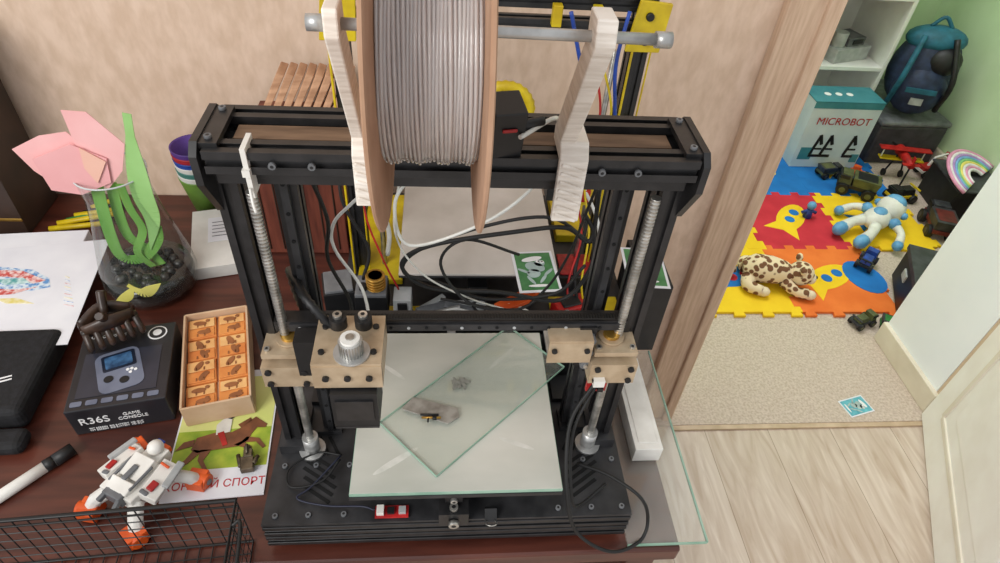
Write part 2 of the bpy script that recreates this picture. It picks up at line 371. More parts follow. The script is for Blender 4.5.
b.box((.0195,.478,bz-.0055),(.237,.238,.006),BLKM)
b.cyl((.016,.39,bz-.024),(.016,.39,bz-.016),.012,BLK2)
b.box((.016,.368,bz-.018),(.02,.012,.012),BLK2); b.screw((.016,.362,bz-.018),.004,STEEL,(0,-1,0))
bedm=mat('bed_surface_frosted',(208,207,198),(176,178,168),5,.16,detail=9,stretch=(1,2.2,1),lo=.3,hi=.72)
b.box((.0195,.4785,bz+.0002),(.2362,.2368,.0050),GLE)
b.box((.0195,.4785,bz+.0020),(.2350,.2356,.0026),bedm)
for (hx,hy,ra,rb_,ro) in ((-.05,.40,.030,.004,.6),(.09,.42,.022,.003,-.4),(.08,.55,.028,.003,.8),(-.06,.53,.02,.003,-.7)):
    b.disc((hx,hy,bz+.0031),ra,rb_,mat('bed_wipe_mark',(214,213,206),(196,197,188),60,.2),.0003,ro)
b.done()
b=B('bed_switch_board',pe); b.box((-.055,.366,DZ+.0075),(.038,.014,.003),PCB); b.box((-.068,.366,DZ+.012),(.008,.010,.007),WHT); b.box((-.056,.366,DZ+.0105),(.008,.008,.004),BLK2); b.box((-.043,.366,DZ+.011),(.008,.008,.005),LGR); b.done()
b=B('printer_cables',pe)
b.tube([(.168,.425,.987),(.142,.40,.943),(.141,.352,.879),(.160,.338,.815),(.205,.330,.780),(.245,.345,.772),(.256,.363,.79),(.24,.372,.83),(.205,.40,.835),(.17,.42,.83)],.0022,RUB,8,8)
b.tube([(.175,.43,.99),(.148,.40,.93),(.150,.36,.86),(.165,.365,.83),(.2,.39,.832)],.0018,RUB,8,8)
b.tube([(.181,.6,1.123),(.183,.6,1.041),(.15,.6,1.06),(.095,.6,1.054),(-.013,.6,1.03),(-.048,.6,.998),(-.0135,.6,.96),(.077,.6,.952),(.159,.6,.938),(.19,.6,.993),(.186,.6,1.05),(.17,.6,1.08)],.0028,RUB,8,8)
b.tube([(.19,.59,1.10),(.19,.61,1.03),(.13,.6,1.075),(.05,.61,1.052),(-.03,.6,1.02),(-.045,.6,.985),(.0,.6,.968),(.06,.6,.94),(.15,.6,.95),(.183,.6,1.0)],.0022,RUB,8,8)
b.tube([(.10,.62,1.00),(.03,.60,1.04),(.0,.60,1.0),(.04,.58,.95),(.12,.58,.935)],.0020,RUB,8,8)
b.tube([(.175,.56,1.2),(.165,.57,1.12),(.16,.60,1.02),(.14,.61,.95),(.10,.60,.92),(.0,.61,.93)],.0018,RUB,8,8)
b.tube([(-.12,.50,1.2),(-.115,.53,1.12),(-.125,.55,1.05),(-.11,.57,.96),(-.125,.585,.90)],.0022,RUB,8,8)
P=crom([(-.1,.43,1.06),(-.13,.45,1.09),(-.16,.52,1.06),(-.165,.56,.96),(-.15,.60,.90),(-.135,.60,.87)],14)
b.tube(P,[.0052 if i%2 else .0040 for i in range(len(P))],BLK2,8)
b.tube([(-.120,.43,.835),(-.14,.405,.828),(-.175,.40,.826),(-.18,.425,.826),(-.15,.445,.826),(-.12,.44,.828)],.0013,RUB,6,6)
b.tube([(-.12,.435,.835),(-.15,.40,.827),(-.165,.385,.826),(-.13,.375,.826),(-.09,.372,.828),(-.075,.366,.83)],.0011,mat('dark_blue_wire',(30,34,56)),6,6)
b.done()
b=B('bowden_tubes',pe)
PT=mat('ptfe_tube',(226,226,220),(205,205,198),30,.35)
b.tube([(.06,.43,1.28),(.095,.47,1.275),(.101,.52,1.213),(.093,.55,1.149),(.0425,.55,1.102),(-.034,.55,1.072),(-.048,.55,1.127),(-.026,.55,1.164),(.01,.52,1.2)],.0019,PT,8,8)
b.tube([(-.06,.55,1.16),(-.094,.55,1.126),(-.114,.55,1.10),(-.116,.55,1.065),(-.087,.53,1.02),(-.075,.47,1.0),(-.08,.44,1.03)],.0019,PT,8,8)
b.tube([(-.04,.55,1.17),(-.05,.56,1.08),(-.02,.58,1.0),(.04,.6,.94),(.09,.62,.90)],.0012,PT,8,8)
b.tube([(-.06,.50,1.18),(-.055,.54,1.10),(-.06,.56,1.05)],.0026,PT,8,6)
b.done()
b=B('cable_tie',pe); b.box((-.150,.445,TZ-.008),(.004,.0245,.0445),WHT); b.box((-.150,.432,TZ-.006),(.006,.005,.006),WHT); b.tube([(-.150,.431,TZ-.02),(-.149,.427,TZ-.032),(-.148,.426,TZ-.040)],.0013,WHT,6,4); b.done()
b=B('filament_sensor',pe,bevel=.002); b.box((.049,.446,TZ+.033),(.026,.028,.044),BLK2,(.2,0,.2)); b.box((.052,.430,TZ+.037),(.012,.002,.003),RED,(.2,0,.2)); b.cyl((.06,.44,TZ+.036),(.08,.45,TZ+.036),.004,BLK2); b.done()

# spool holder + spool
sy,sz=.380,1.381
she=empty('spool_holder',(.03,.43,1.27))
b=B('bracket_arms',she,bevel=.0012)
ft=TZ+.012
for sx,x in ((1,.105),(-1,-.056)):
    hh=.058 if sx>0 else .045
    b.prism([(x-.012,.427,ft-hh),(x-.012,.427,ft+.002),(x-.012,.436,ft+.014),(x-.012,.466,ft+.014),(x-.012,.466,ft),(x-.012,.434,ft-.001),(x-.012,.434,ft-hh)],(.023,0,0),PRN)
    for k in range(5 if sx<0 else 7): b.box((x-.001,.4262,ft-hh+.005+k*.008),(.020,.0025,.0035),PRN,(0,.35,0))
    a=[(x-.012,.464,ft+.012),(x-.012,.436,ft+.012),(x-.010,sy-.012,sz-.004),(x-.010,sy-.010,sz+.012),(x-.010,sy+.012,sz+.012),(x-.010,sy+.014,sz-.006)]
    b.prism([(p[0]-(.004 if sx>0 else -.001)*(p[2]-ft)/.11*(sx),p[1],p[2]) for p in a],(.013 if sx>0 else .009,0,0),PRN)
b.done()
b=B('aluminium_rod',she); b.cyl((-.076,sy,sz),(.140,sy+.002,sz-.003),.0036,STEEL2); b.cyl((.131,sy+.002,sz-.003),(.141,sy+.002,sz-.003),.0050,STEEL2); b.cyl((-.078,sy,sz),(-.067,sy,sz),.0050,STEEL2)
b.done()
se=empty('filament_spool',(-.005,sy,sz))
b=B('cardboard_flanges',se)
fz=sz-.018
for x in (-.036,.024):
    b.lathe([(.026,0),(.105,0),(.107,.001),(.107,.0024),(.105,.0032),(.026,.0032)],(x-.0016,sy,fz),CARD,(1,0,0),72,closed=True,sm=False)
b.lathe([(.045,0),(.045,.058),(.026,.058),(.026,0)],(-.035,sy,fz),CARD,(1,0,0),40,closed=True)
b.done()
# translucent filament: outer wound layer of clear strands over a pale inner layer
fin=mat('filament_inner_layers',(236,226,222),(214,202,198),40,.45,stretch=(1,.15,.15))
fil=mat('clear_filament',(250,244,241),(230,220,216),60,.10,stretch=(1,.15,.15),detail=3,coat=.8,lo=.3,hi=.7,trans=.55)
b=B('filament_winding',se); n=25; core=[(.0455,.0)]; pr=[]
b.lathe([(.0455,0),(.0618,.0005),(.0618,.0570),(.0455,.0575)],(-.0345,sy,fz),fin,(1,0,0),64)
for k in range(n):
    xx=-.0345+.0012+k*.0560/n; o=.0008*math.sin(k*.9)+.0005*math.sin(k*2.3); rr_=.0631+o
    b.tube([(xx+.0004*math.sin(j/72*2*pi*3+k),sy+rr_*math.cos(2*pi*j/72),fz+rr_*math.sin(2*pi*j/72)) for j in range(72)],.00120,fil,8,closed=True)
b.done()

# loose things on the bed
bt=bz+.0034
gp=glassmat('glass_plate_green',(222,232,222),.06,refl=.35)
b=B('square_glass_plate',M=TR(.0455,.492,bt,43)); b.box((0,0,.002),(.228,.10,.003),gp)
for s in (-1,1): b.box((s*.114,0,.002),(.0008,.10,.0032),GLE); b.box((0,s*.05,.002),(.228,.0008,.0032),GLE)
b.done()
b=B('scraper_blade',M=TR(-.011,.466,bt+.0037,-20),bevel=.0003,seg=1); b.prism([(-.034,-.010,0),(.026,-.012,0),(.036,.002,0),(.030,.013,0),(-.028,.011,0)],(0,0,.0012),mat('worn_blade',(158,154,146),(118,112,104),60,.35,.0)); b.done()
b=B('brass_nozzle',M=TR(-.012,.453,bt+.0070,-4))
b.cyl((-.010,0,0),(.013,.001,0),.0015,BRASS,seg=10); b.cyl((.003,0.0,0),(.008,0,0),.0024,BLK2,seg=8); b.cyl((-.002,.001,.0),(-.002,-.006,0),.0012,BLK2,seg=8); b.cyl((-.012,.004,0),(.010,.005,0),.0014,BLK2,seg=8); b.done()
b=B('residue_smudge',M=TR(.026,.507,bt+.0037,0)); sm_=mat('smudge',(150,150,142),(120,121,114),180,.8,lo=.3,hi=.7)
for k in range(26):
    a=random.uniform(0,2*pi); r=random.uniform(0,1)**.6; b.disc((.013*r*math.cos(a),.010*r*math.sin(a),0),random.uniform(.0012,.004),random.uniform(.001,.003),sm_,.00015+.00001*k,a,seg=9)
b.done()
b=B('binder_clip'); 
b.prism([(.052,.352,DZ+.006),(.066,.352,DZ+.006),(.066,.362,DZ+.016),(.052,.362,DZ+.016)],(0,.003,-.001),BLK2); b.tube([(.054,.352,DZ+.007),(.053,.345,DZ+.012),(.059,.342,DZ+.014),(.065,.345,DZ+.012),(.064,.352,DZ+.007)],.0008,STEEL,6,4); b.done()

# ---------- second printer (yellow/black)
qe=empty('yellow_3d_printer',(.06,.8,T))
b=B('base',qe,bevel=.002)
b.bx(-.15,.29,.665,1.00,T+.012,T+.06,BLK2); b.bx(-.152,.292,.663,1.002,T+.060,T+.064,BLKM)
for x in (-.11,.25):
    for y in (.69,.97): b.cyl((x,y,T+.0005),(x,y,T+.013),.014,RUB)
b.bx(-.10,-.02,.668,.70,T+.064,T+.067,YEL); b.bx(.17,.28,.67,.72,T+.064,T+.068,YEL); b.bx(.20,.27,.86,.98,T+.064,T+.08,YEL)
b.bx(-.13,-.06,.75,.98,T+.064,T+.075,YEL)
b.bx(.185,.275,.74,.80,T+.064,T+.09,BLKM); b.bx(.19,.27,.745,.795,T+.09,T+.093,PCB)
b.done()
b=B('frame',qe,bevel=.0008,seg=1)
for x in (-.125,.252):
    b.ext((x,.80,T+.064),(x,.80,1.27),1,2,(1,0,0),BLK); b.box((x-.012,.776,1.03),(.003,.003,.46),YEL); b.box((x+.012,.776,1.03),(.002,.003,.46),YEL)
    b.prism([(x-.022,.774,1.205),(x+.022,.774,1.205),(x+.026,.774,1.265),(x-.014,.774,1.268)],(0,.006,0),YEL)
    for z in (1.22,1.25): b.cyl((x,.775,z),(x,.769,z),.005,BLK2,seg=12)
b.ext((-.115,.80,1.258),(.242,.80,1.258),1,1,(0,1,0),BLK); b.ext((-.115,.80,1.225),(.242,.80,1.225),1,1,(0,1,0),BLK)
for x in (.02,.14,.19): b.box((x,.785,1.243),(.012,.012,.026),YEL)
for x in (-.09,.222): b.cyl((x,.79,T+.07),(x,.79,1.2),.004,STEEL)
b.ext((-.115,.79,1.075),(.24,.79,1.075),1,1,(0,1,0),BLK)
b.box((.24,.772,1.08),(.05,.03,.05),YEL); b.box((-.115,.772,1.08),(.05,.03,.05),YEL)
b.box((.17,.76,1.02),(.042,.042,.042),BLK2); b.box((.17,.76,1.043),(.042,.042,.005),STEEL2)
b.box((.205,.765,1.00),(.03,.02,.04),YEL); b.box((.205,.752,1.00),(.02,.006,.02),RED)
b.done()
b=B('print_bed',qe,bevel=.001); z=.905
b.box((.056,.81,z-.004),(.232,.252,.004),BLKM); b.box((.056,.81,z),(.232,.252,.004),mat('bed2_surface',(208,202,195),(180,174,166),9,.4,detail=8))
b.box((.056,.81,z-.03),(.17,.17,.004),BLKM)
for dx in (-.08,.08):
    for dy in (-.08,.08): b.cyl((.056+dx,.81+dy,z-.03),(.056+dx,.81+dy,z-.004),.005,STEEL); b.cyl((.056+dx,.81+dy,z-.04),(.056+dx,.81+dy,z-.032),.012,YEL)
b.box((.056,.81,z-.05),(.03,.22,.02),BLK2)
b.done()
b=B('print_head',qe,bevel=.0015)
b.box((-.075,.76,1.07),(.045,.045,.05),BLK2); b.box((-.075,.735,1.07),(.03,.006,.03),GRY); b.cyl((-.075,.755,1.045),(-.075,.755,1.02),.008,STEEL2); b.cyl((-.075,.755,1.02),(-.075,.755,1.0),.006,BRASS,.0015)
b.done()
b=B('front_electronics',qe,bevel=.0015)
b.box((-.099,.680,.862),(.046,.042,.044),BLK2); b.box((-.099,.680,.886),(.044,.042,.006),GRY); b.cyl((-.092,.676,.888),(-.092,.676,.912),.011,BRASS); 
for k in range(5): b.cyl((-.092,.676,.890+k*.005),(-.092,.676,.892+k*.005),.014,BRASS)
b.cyl((-.110,.672,.888),(-.110,.672,.897),.006,BLK2)
b.box((-.055,.675,.852),(.026,.03,.05),LGR); b.box((-.055,.66,.862),(.014,.004,.02),BLK2)
b.box((-.150,.700,.850),(.045,.05,.05),BLK2,(0,0,.2)); b.box((-.150,.7,.877),(.04,.045,.005),GRY,(0,0,.2))
b.done()
b=B('yellow_cable_conduit',qe)
pts=[]
for k in range(26):
    a=pi*(.95-k/25*1.0); pts.append((.085+.034*math.cos(a),.785,1.115+.034*math.sin(a)))
b.tube(pts,[.008 if i%2 else .0065 for i in range(26)],YEL,10)
b.done()
b=B('wiring',qe)
b.tube([(.222,.76,1.26),(.215,.75,1.2),(.225,.75,1.14),(.235,.75,1.09)],.0025,BLU,8,8); b.tube([(.15,.75,1.26),(.16,.75,1.23),(.17,.75,1.20)],.0025,BLU,8,8)
wc=mat('white_cable',(220,220,215),None,20,.5)
b.tube([(.215,.76,1.0),(.215,.74,.95),(.2,.70,.90),(.21,.68,.84)],.003,RUB,8,8); b.tube([(.2,.76,1.02),(.23,.72,.96),(.225,.70,.86)],.0025,wc,8,8)
b.tube([(.19,.77,1.2),(.21,.76,1.12),(.19,.74,1.03),(.205,.72,.95),(.19,.69,.88),(.2,.67,.84)],.0016,RED,6,8)
b.tube([(.20,.77,1.2),(.225,.76,1.12),(.20,.74,1.04),(.215,.72,.96),(.21,.69,.89),(.22,.68,.84)],.0016,YEL,6,8)
b.tube([(-.10,.75,1.09),(-.12,.73,1.12),(-.13,.70,1.03),(-.10,.69,.95),(-.11,.68,.90)],.0024,RUB,8,8)
b.tube([(-.09,.75,1.09),(-.09,.72,1.10),(-.10,.69,1.02),(-.08,.68,.94),(-.06,.675,.885)],.0014,RED,6,8)
b.tube([(-.02,.665,.84),(.02,.66,.86),(.06,.662,.85),(.10,.66,.87),(.15,.66,.845),(.2,.66,.84)],.0018,wc,6,8)
b.done()
z=T+.0645
b=B('grey_spring_clamps',bevel=.0015)
for i,(x,y,r) in enumerate(((-.012,.676,.4),(.03,.675,-.3))):
    b.box((x,y,z+.018),(.05,.014,.012),GRY,(0,.1,r)); b.box((x,y+.012,z+.014),(.045,.010,.018),LGR,(0,-.1,r+.2)); b.cyl((x,y-.008,z+.005),(x,y+.016,z+.005),.0045,STEEL)
b.cyl((-.03,.666,z+.012),(.03,.668,z+.030),.005,STEEL2); b.box((.06,.676,z+.014),(.022,.022,.026),BLKM,(0,0,.3)); b.cyl((.06,.672,z+.027),(.06,.672,z+.034),.008,LGR); b.done()
b=B('orange_pliers',bevel=.001)
b.prism([(.078,.660,z+.040),(.138,.700,z+.040),(.150,.690,z+.040),(.13,.666,z+.040),(.090,.646,z+.040)],(0,0,.007),ORG); b.prism([(.060,.644,z+.040),(.090,.646,z+.040),(.078,.660,z+.040)],(0,0,.005),STEEL); b.box((.115,.68,z+.0205),(.04,.02,.038),BLKM,(0,0,.4)); b.done()
b=B('red_parts_box',bevel=.002); b.box((.195,.675,z+.018),(.050,.030,.034),RED,(0,0,.3)); b.box((.195,.675,z+.036),(.03,.02,.003),BLK2,(0,0,.3)); b.cyl((.165,.665,z+.02),(.19,.655,z+.034),.004,STEEL2); b.done()
def gamecard(name,x,y,z,rot,c=(78,136,84),c2=(56,114,66),nm='card_green'):
    e=B(name,M=TR(x,y,z,rot)); 
    e.box((0,0,.0006),(.062,.088,.0012),PAPER); g=mat(nm,c,c2,60,.5); e.box((0,.0,.0013),(.054,.080,.0006),g)
    cg=mat('cartoon_grey',(176,196,192),None,20,.6)
    e.disc((-.002,.026,.0015),.016,.005,INKW,rot=.2); e.disc((.0,.008,.0018),.015,.010,cg,rot=-.4); e.disc((.008,.016,.0018),.008,.007,cg); e.disc((-.004,-.006,.0018),.010,.009,cg,rot=.3)
    e.disc((.006,.019,.0024),.003,.003,INKW); e.disc((.012,.018,.0024),.003,.003,INKW); e.disc((.007,.019,.003),.0012,.0012,BLK2); e.disc((.012,.018,.003),.0012,.0012,BLK2)
    for a in ((-.018,.0,1.0),(.018,-.004,-.8),(-.010,-.020,.5),(.008,-.018,-.6)): e.disc((a[0],a[1],.0018),.0025,.010,cg,rot=a[2])
    e.disc((0,-.032,.0018),.016,.0025,INKW); return e.done()
gamecard('playing_card',.139,.690,.9075,4)
b=B('power_adapter_box',bevel=.003); b.bx(.294,.340,.66,.77,T+.0055,T+.145,BLK2); b.bx(.30,.31,.68,.75,T+.145,T+.147,GRY); b.done()
gamecard('playing_card',.305,.70,.9075,-4)
b=B('power_strip',bevel=.008,seg=3); b.bx(.262,.300,.46,.62,T+.006,T+.034,WHT); b.bx(.268,.294,.47,.60,T+.034,T+.0355,WHT); b.bx(.275,.287,.603,.612,T+.034,T+.036,RED); b.done()
b=B('red_tool_box',bevel=.002); b.bx(.240,.260,.628,.655,T+.006,T+.09,RED); b.bx(.242,.258,.63,.65,T+.09,T+.093,BLK2); b.done()

# ---------- left side of desk
b=B('dark_gift_box',bevel=.003); db=mat('dark_brown_box',(58,40,30),(38,26,18),14,.5); b.bx(-1.03,-.730,.945,1.06,T+.0005,T+.36,db); b.bx(-1.03,-.730,.944,.946,T+.03,T+.036,BRASS)
ob=b.done(); 
for k,zq in enumerate((.15,.12,.095)): text(ob,'12 YEARS OLD' if k==0 else 'CLASSIC' ,.018 if k==0 else .012,(-.79,.9435,T+zq),(pi/2,0,0),BRASS)
b=B('cherry_wood_book_box',bevel=.003); rb=mat('cherry_box',(122,64,48),(88,42,32),12,.5,stretch=(8,8,1)); b.bx(-.310,-.165,.90,1.04,T+.0005,.985,rb)
for k in range(6): b.bx(-.302+k*.024,-.299+k*.024,.898,.901,T+.01,.98,db)
b.done()
sw=mat('light_wood_strips',(196,152,118),(164,120,88),20,.7,stretch=(1,1,8))
b=B('wooden_planks',bevel=.001,seg=1)
for k in range(8):
    xx=-.298+k*.0155
    b.prism([(xx,.93,.986),(xx+.010,.93,.986),(xx+.046,1.00,1.050),(xx+.034,1.00,1.054)],(0,.045,0),sw)
b.done()
ce=empty('plastic_cup_stack',(-.442,1.03,T))
cc=[mat('cup_green',(110,150,60)),WHT,mat('cup_teal',(70,130,120)),WHT,BLU,mat('cup_red',(180,40,50)),mat('cup_purple',(92,60,140),(74,46,120))]
for k,c in enumerate(cc):
    b=B('cup_%d'%(k+1),ce); zc=T+.0005+k*.010
    b.lathe([(.001,.002),(.022,.002),(.034,.078),(.037,.080),(.037,.077),(.0235,0),(.001,0)],(-.442,1.03,zc),c,seg=32); b.done()
b=B('padded_envelope',M=TR(-.395,.915,T+.0005,14),bevel=.008,seg=3); pk=mat('envelope_white',(226,224,218),(206,203,196),16,.6,bump=.4); b.box((0,0,.013),(.085,.165,.024),pk); b.box((.01,.02,.0256),(.05,.07,.001),PAPER); 
for k in range(5): b.box((.01,.0+k*.010,.0263),(.036,.002,.0004),GRY)
b.done()
b=B('yellow_pencils')
for k in range(6):
    y=.985+k*.012; b.cyl((-.70+.01*k,y-.03,T+.006+.003*(k%2)),(-.60,y+.01*(k%3)-.01,T+.006+.004*(k%2)),.005,(YEL,YEL,GRN,YEL,BLK2,YEL)[k],seg=8)
b.done()
vg=glassmat('vase_glass',(205,210,205),.035,tint=(.93,.95,.94),refl=.55); vb=mat('vase_dark_base',(44,42,40),(22,22,24),30,.15,coat=.5)
ve=empty('glass_vase',(-.474,.815,T))
b=B('vase_body',ve)
prof=[(.056,.001),(.066,.006),(.071,.03),(.069,.055),(.060,.10),(.050,.15),(.045,.19),(.048,.225)]
b.lathe(prof,(-.474,.815,T+.0005),vg,seg=48); b.tube([(-.474+.048*math.cos(2*pi*k/40),.815+.048*math.sin(2*pi*k/40),T+.2255) for k in range(40)],.0014,mat('vase_rim_glass',(200,206,204),(180,186,184),10,.1),6,closed=True); b.done()
b=B('dark_stones',ve)
b.lathe([(.001,.003),(.054,.003),(.064,.010),(.067,.028),(.064,.044),(.045,.040),(.001,.036)],(-.474,.815,T+.0005),vb,seg=40)
for k in range(40):
    a=random.random()*6.28; r=.048*math.sqrt(random.random()); b.ball((-.474+r*math.cos(a),.815+r*math.sin(a),T+.042),random.uniform(.006,.009),mat('dark_pebble',(56,52,48),(26,26,28),50,.3),8)
b.done()
fe=empty('paper_tulip',(-.474,.80,T+.06))
pkm=mat('pink_paper',(244,190,188),(236,176,174),12,.8); gm=mat('green_crepe',(128,184,86),(100,158,62),40,.8,stretch=(1,1,.2)); lg=mat('light_green_paper',(164,210,134),(146,194,114),12,.8); yg=mat('yellow_ribbon',(226,218,120),(208,200,94),30,.7)
# flower outline drawn in a 2-D template (u to the right, w downwards), stood up as a leaning vertical sheet
def PY(u,w,yy): 
    return (-.498+(u-75)*.00140-(w-148)*.00056, yy, max(.806,1.03-(w-148)*.00178))
b=B('petals',fe)
def leaf(pts,yy,m,t=.0012):
    b.prism([PY(p[0],p[1],yy) for p in pts],(0,t,0),m)
leaf([(20,146),(45,134),(70,130),(98,150),(92,172),(60,180),(38,165)],.790,pkm)
leaf([(68,111),(90,112),(124,138),(122,162),(108,180),(88,160),(76,132)],.786,pkm)
leaf([(40,152),(75,138),(108,150),(112,172),(84,184),(55,180)],.7825,mat('pink_paper_shade',(238,178,178),(230,166,166),12,.8))
leaf([(84,140),(108,152),(100,172),(88,158)],.780,mat('peach_paper',(240,192,172),(232,178,158),12,.8))
b.done()
b=B('stem_and_leaves',fe)
def ribbon(pts,w,m):
    P=crom([PY(p[0],p[1],.80+(p[2] if len(p)>2 else 0)) for p in pts],6); n=len(P)
    for i in range(n-1):
        t=(P[i+1]-P[i])
        if t.length<1e-4: continue
        t.normalize(); s_=V((t.z,0,-t.x)); 
        a=w*math.sin(pi*min(1,max(.12,(i)/(n-1)))) if m is not gm else w; c=w*math.sin(pi*min(1,max(.12,(i+1)/(n-1)))) if m is not gm else w
        b.prism([P[i]-s_*a,P[i]+s_*a,P[i+1]+s_*c,P[i+1]-s_*c],(0,.0012,0),m)
ribbon([(92,178),(98,205),(106,235),(114,258,.005),(126,266,.01),(142,258,.005),(154,238),(152,222)],.009,gm)
ribbon([(104,182,.01),(112,215,.01),(122,240,.012),(140,255,.015),(158,275,.015)],.008,gm)
ribbon([(118,176,-.01),(128,200,-.01),(140,225,-.005),(134,252,0),(150,275,.01)],.006,gm)
ribbon([(126,112,-.015),(132,150,-.012),(140,185,-.01),(150,215,-.005),(148,250,0)],.015,lg)
ribbon([(140,256,-.068),(156,264,-.070),(165,260,-.070),(174,254,-.068)],.009,yg)
ribbon([(146,258,-.068),(140,268,-.072),(130,278,-.070)],.008,yg)
b.done()
b=B('childs_drawing'); zz=T+.032
b.flat([(-.83,.85),(-.566,.895),(-.538,.655),(-.80,.63)],zz,PAPER,.001)
r1=mat('crayon_red',(200,84,76),(236,210,206),160,.8,lo=.40,hi=.60); b1=mat('crayon_blue',(96,146,200),(214,226,234),140,.8,lo=.42,hi=.6); g1=mat('crayon_teal',(76,156,156),(206,228,226),120,.8); y1=mat('crayon_yellow',(222,206,110),(236,230,200),90,.8)
b.flat([(-.80,.785),(-.76,.815),(-.71,.822),(-.655,.815),(-.622,.795),(-.612,.775),(-.64,.765),(-.66,.772),(-.70,.760),(-.75,.752),(-.79,.765)],zz+.001,b1,.0003)
b.flat([(-.79,.79),(-.74,.815),(-.67,.812),(-.625,.790),(-.64,.782),(-.67,.796),(-.72,.800),(-.76,.785)],zz+.0015,r1,.0003)
b.flat([(-.78,.765),(-.72,.772),(-.66,.768),(-.63,.775),(-.66,.758),(-.72,.752),(-.77,.752)],zz+.0015,r1,.0003)
b.flat([(-.70,.79),(-.66,.795),(-.645,.783),(-.68,.778)],zz+.002,g1,.0003); b.flat([(-.68,.748),(-.65,.750),(-.62,.738),(-.66,.738)],zz+.001,y1,.0003)
for k in range(9): b.tube([(-.60+.003*k,.80-.008*k,zz+.0015),(-.592+.004*k,.796-.008*k,zz+.0015)],.0004,(y1,b1,r1)[k%3],5)
b.done()
b=B('stack_of_papers',bevel=.001,seg=1); b.box((-.74,.80,T+.0155),(.28,.22,.030),PAPER,(0,0,.1)); b.done()
b=B('black_laptop_bag',bevel=.012,seg=4); fab=mat('black_fabric',(24,24,28),(12,12,14),120,.8,bump=.4)
b.box((-.70,.60,T+.0205),(.30,.155,.040),fab,(0,0,.05)); ob=b.done(); text(ob,'JI',.024,(-.588,.585,T+.0412),(0,0,-1.2),INKW)
b=B('black_pouch',bevel=.01,seg=3); b.box((-.605,.503,T+.012),(.14,.035,.022),fab,(0,0,.05)); b.done()
bx=T+.0005
ce2=empty('handheld_console_box',(-.44,.602,T))
Mx=TR(-.437,.602,bx,11)
b=B('box',ce2,M=Mx,bevel=.0015); kb=mat('console_box_black',(36,36,42),(24,24,28),14,.4)
b.box((0,0,.025),(.122,.142,.05),kb)
b.done()
b=B('printed_art',ce2,M=Mx); t_=.0502
b.box((-.002,-.012,t_+.0003),(.098,.078,.0006),mat('art_grey',(50,52,64),(40,42,52),20,.4))
def rr(cx,cy,w,h,r,z,m,rot=0,t=.0006):
    P=[]
    for sx,sy_,a0 in ((1,1,0),(-1,1,pi/2),(-1,-1,pi),(1,-1,3*pi/2)):
        for k in range(5):
            a=a0+k*pi/8; P.append((sx*(w/2-r)+r*math.cos(a),sy_*(h/2-r)+r*math.sin(a)))
    c,s_=math.cos(rot),math.sin(rot); b.flat([(cx+x*c-y*s_,cy+x*s_+y*c) for x,y in P],z,m,t)
hm=mat('art_silver',(116,122,140),(92,98,116),20,.4)
rr(-.003,-.010,.056,.074,.012,t_+.0009,hm,.25); rr(-.006,.006,.042,.030,.003,t_+.0015,mat('art_screen',(30,40,60),(20,26,40),20,.3),.25); rr(-.006,.006,.034,.022,.002,t_+.0021,mat('art_teal',(70,110,150),(36,60,90),90,.3),.25)
b.disc((.006,-.030,t_+.0018),.006,.006,BLK2); b.disc((-.014,-.026,t_+.0018),.006,.006,BLK2); 
for dx,dy in ((.012,-.018),(.018,-.014),(.013,-.012),(.008,-.013)): b.disc((dx,dy,t_+.0018),.0022,.0022,INKW)
b.disc((.038,.052,t_),.013,.013,INKW); b.disc((.038,.052,t_+.0004),.011,.011,kb); b.disc((.038,.052,t_+.0008),.006,.006,INKW); 
for k in range(6): rr(-.048+k*.0185,-.060,.014,.008,.002,t_,hm)
b.done()
ta=math.radians(11)
def loc2(x,y,z): return Mx@V((x,y,z))
text(ce2,'GAME CONSOLE',.007,loc2(-.030,.058,t_),(0,0,ta),INKW); text(ce2,'R36S',.018,loc2(-.032,-.0715,.026),(pi/2,0,ta),INKW); text(ce2,'GAME\nCONSOLE',.008,loc2(.014,-.0715,.026),(pi/2,0,ta),INKW)
for k in range(2): text(ce2,'TFT SCREEN  BIG BATTERY  HD OUT',.004,loc2(-.01,-.0715,.010-k*.004),(pi/2,0,ta),INKW)
b=B('hair_claw_clip',M=TR(-.462,.650,T+.0515,35)@Matrix.Scale(1.25,4),bevel=.001,seg=1); cb=mat('tortoise_brown',(70,50,38),(36,26,20),40,.35)
b.tube([(-.028,0,.022),(0,0,.032),(.028,0,.022)],.005,cb,10,5)
for s in (-1,1):
    b.tube([(-.024,s*.006,.03),(0,s*.014,.038),(.024,s*.006,.03)],.009,cb,8,5,flat=.5)
    for k in range(6):
        x=-.025+k*.010; b.tube([(x,s*.010,.030),(x*1.05,s*.021,.016),(x*1.08,s*.008,.002)],[.0042,.004,.0014],cb,6,4)
b.tube([(.0,.006,.036),(.004,.016,.050),(.006,.020,.056)],.005,cb,8,3); b.tube([(.0,-.006,.036),(-.004,-.016,.050),(-.006,-.020,.056)],.005,cb,8,3)
b.done()
b=B('domino_card_tray',M=TR(-.322,.628,T+.0030,14),bevel=.0008,seg=1); cd=mat('tray_card',(214,184,152),(194,160,126),20,.75)
w,l=.088,.178
b.box((0,0,.0015),(w,l,.002),cd)
for s in (-1,1): b.box((s*w/2,0,.02),(.003,l,.038),cd); b.box((0,s*l/2,.02),(w,.003,.038),cd)
b.box((0,0,.012),(.003,l-.004,.022),cd)
oc=mat('orange_print',(226,150,78),(206,118,54),25,.6); oy=mat('pale_orange',(234,188,124),(220,160,96),30,.6); br2=mat('brown_print',(160,100,56),(130,78,42),30,.6)
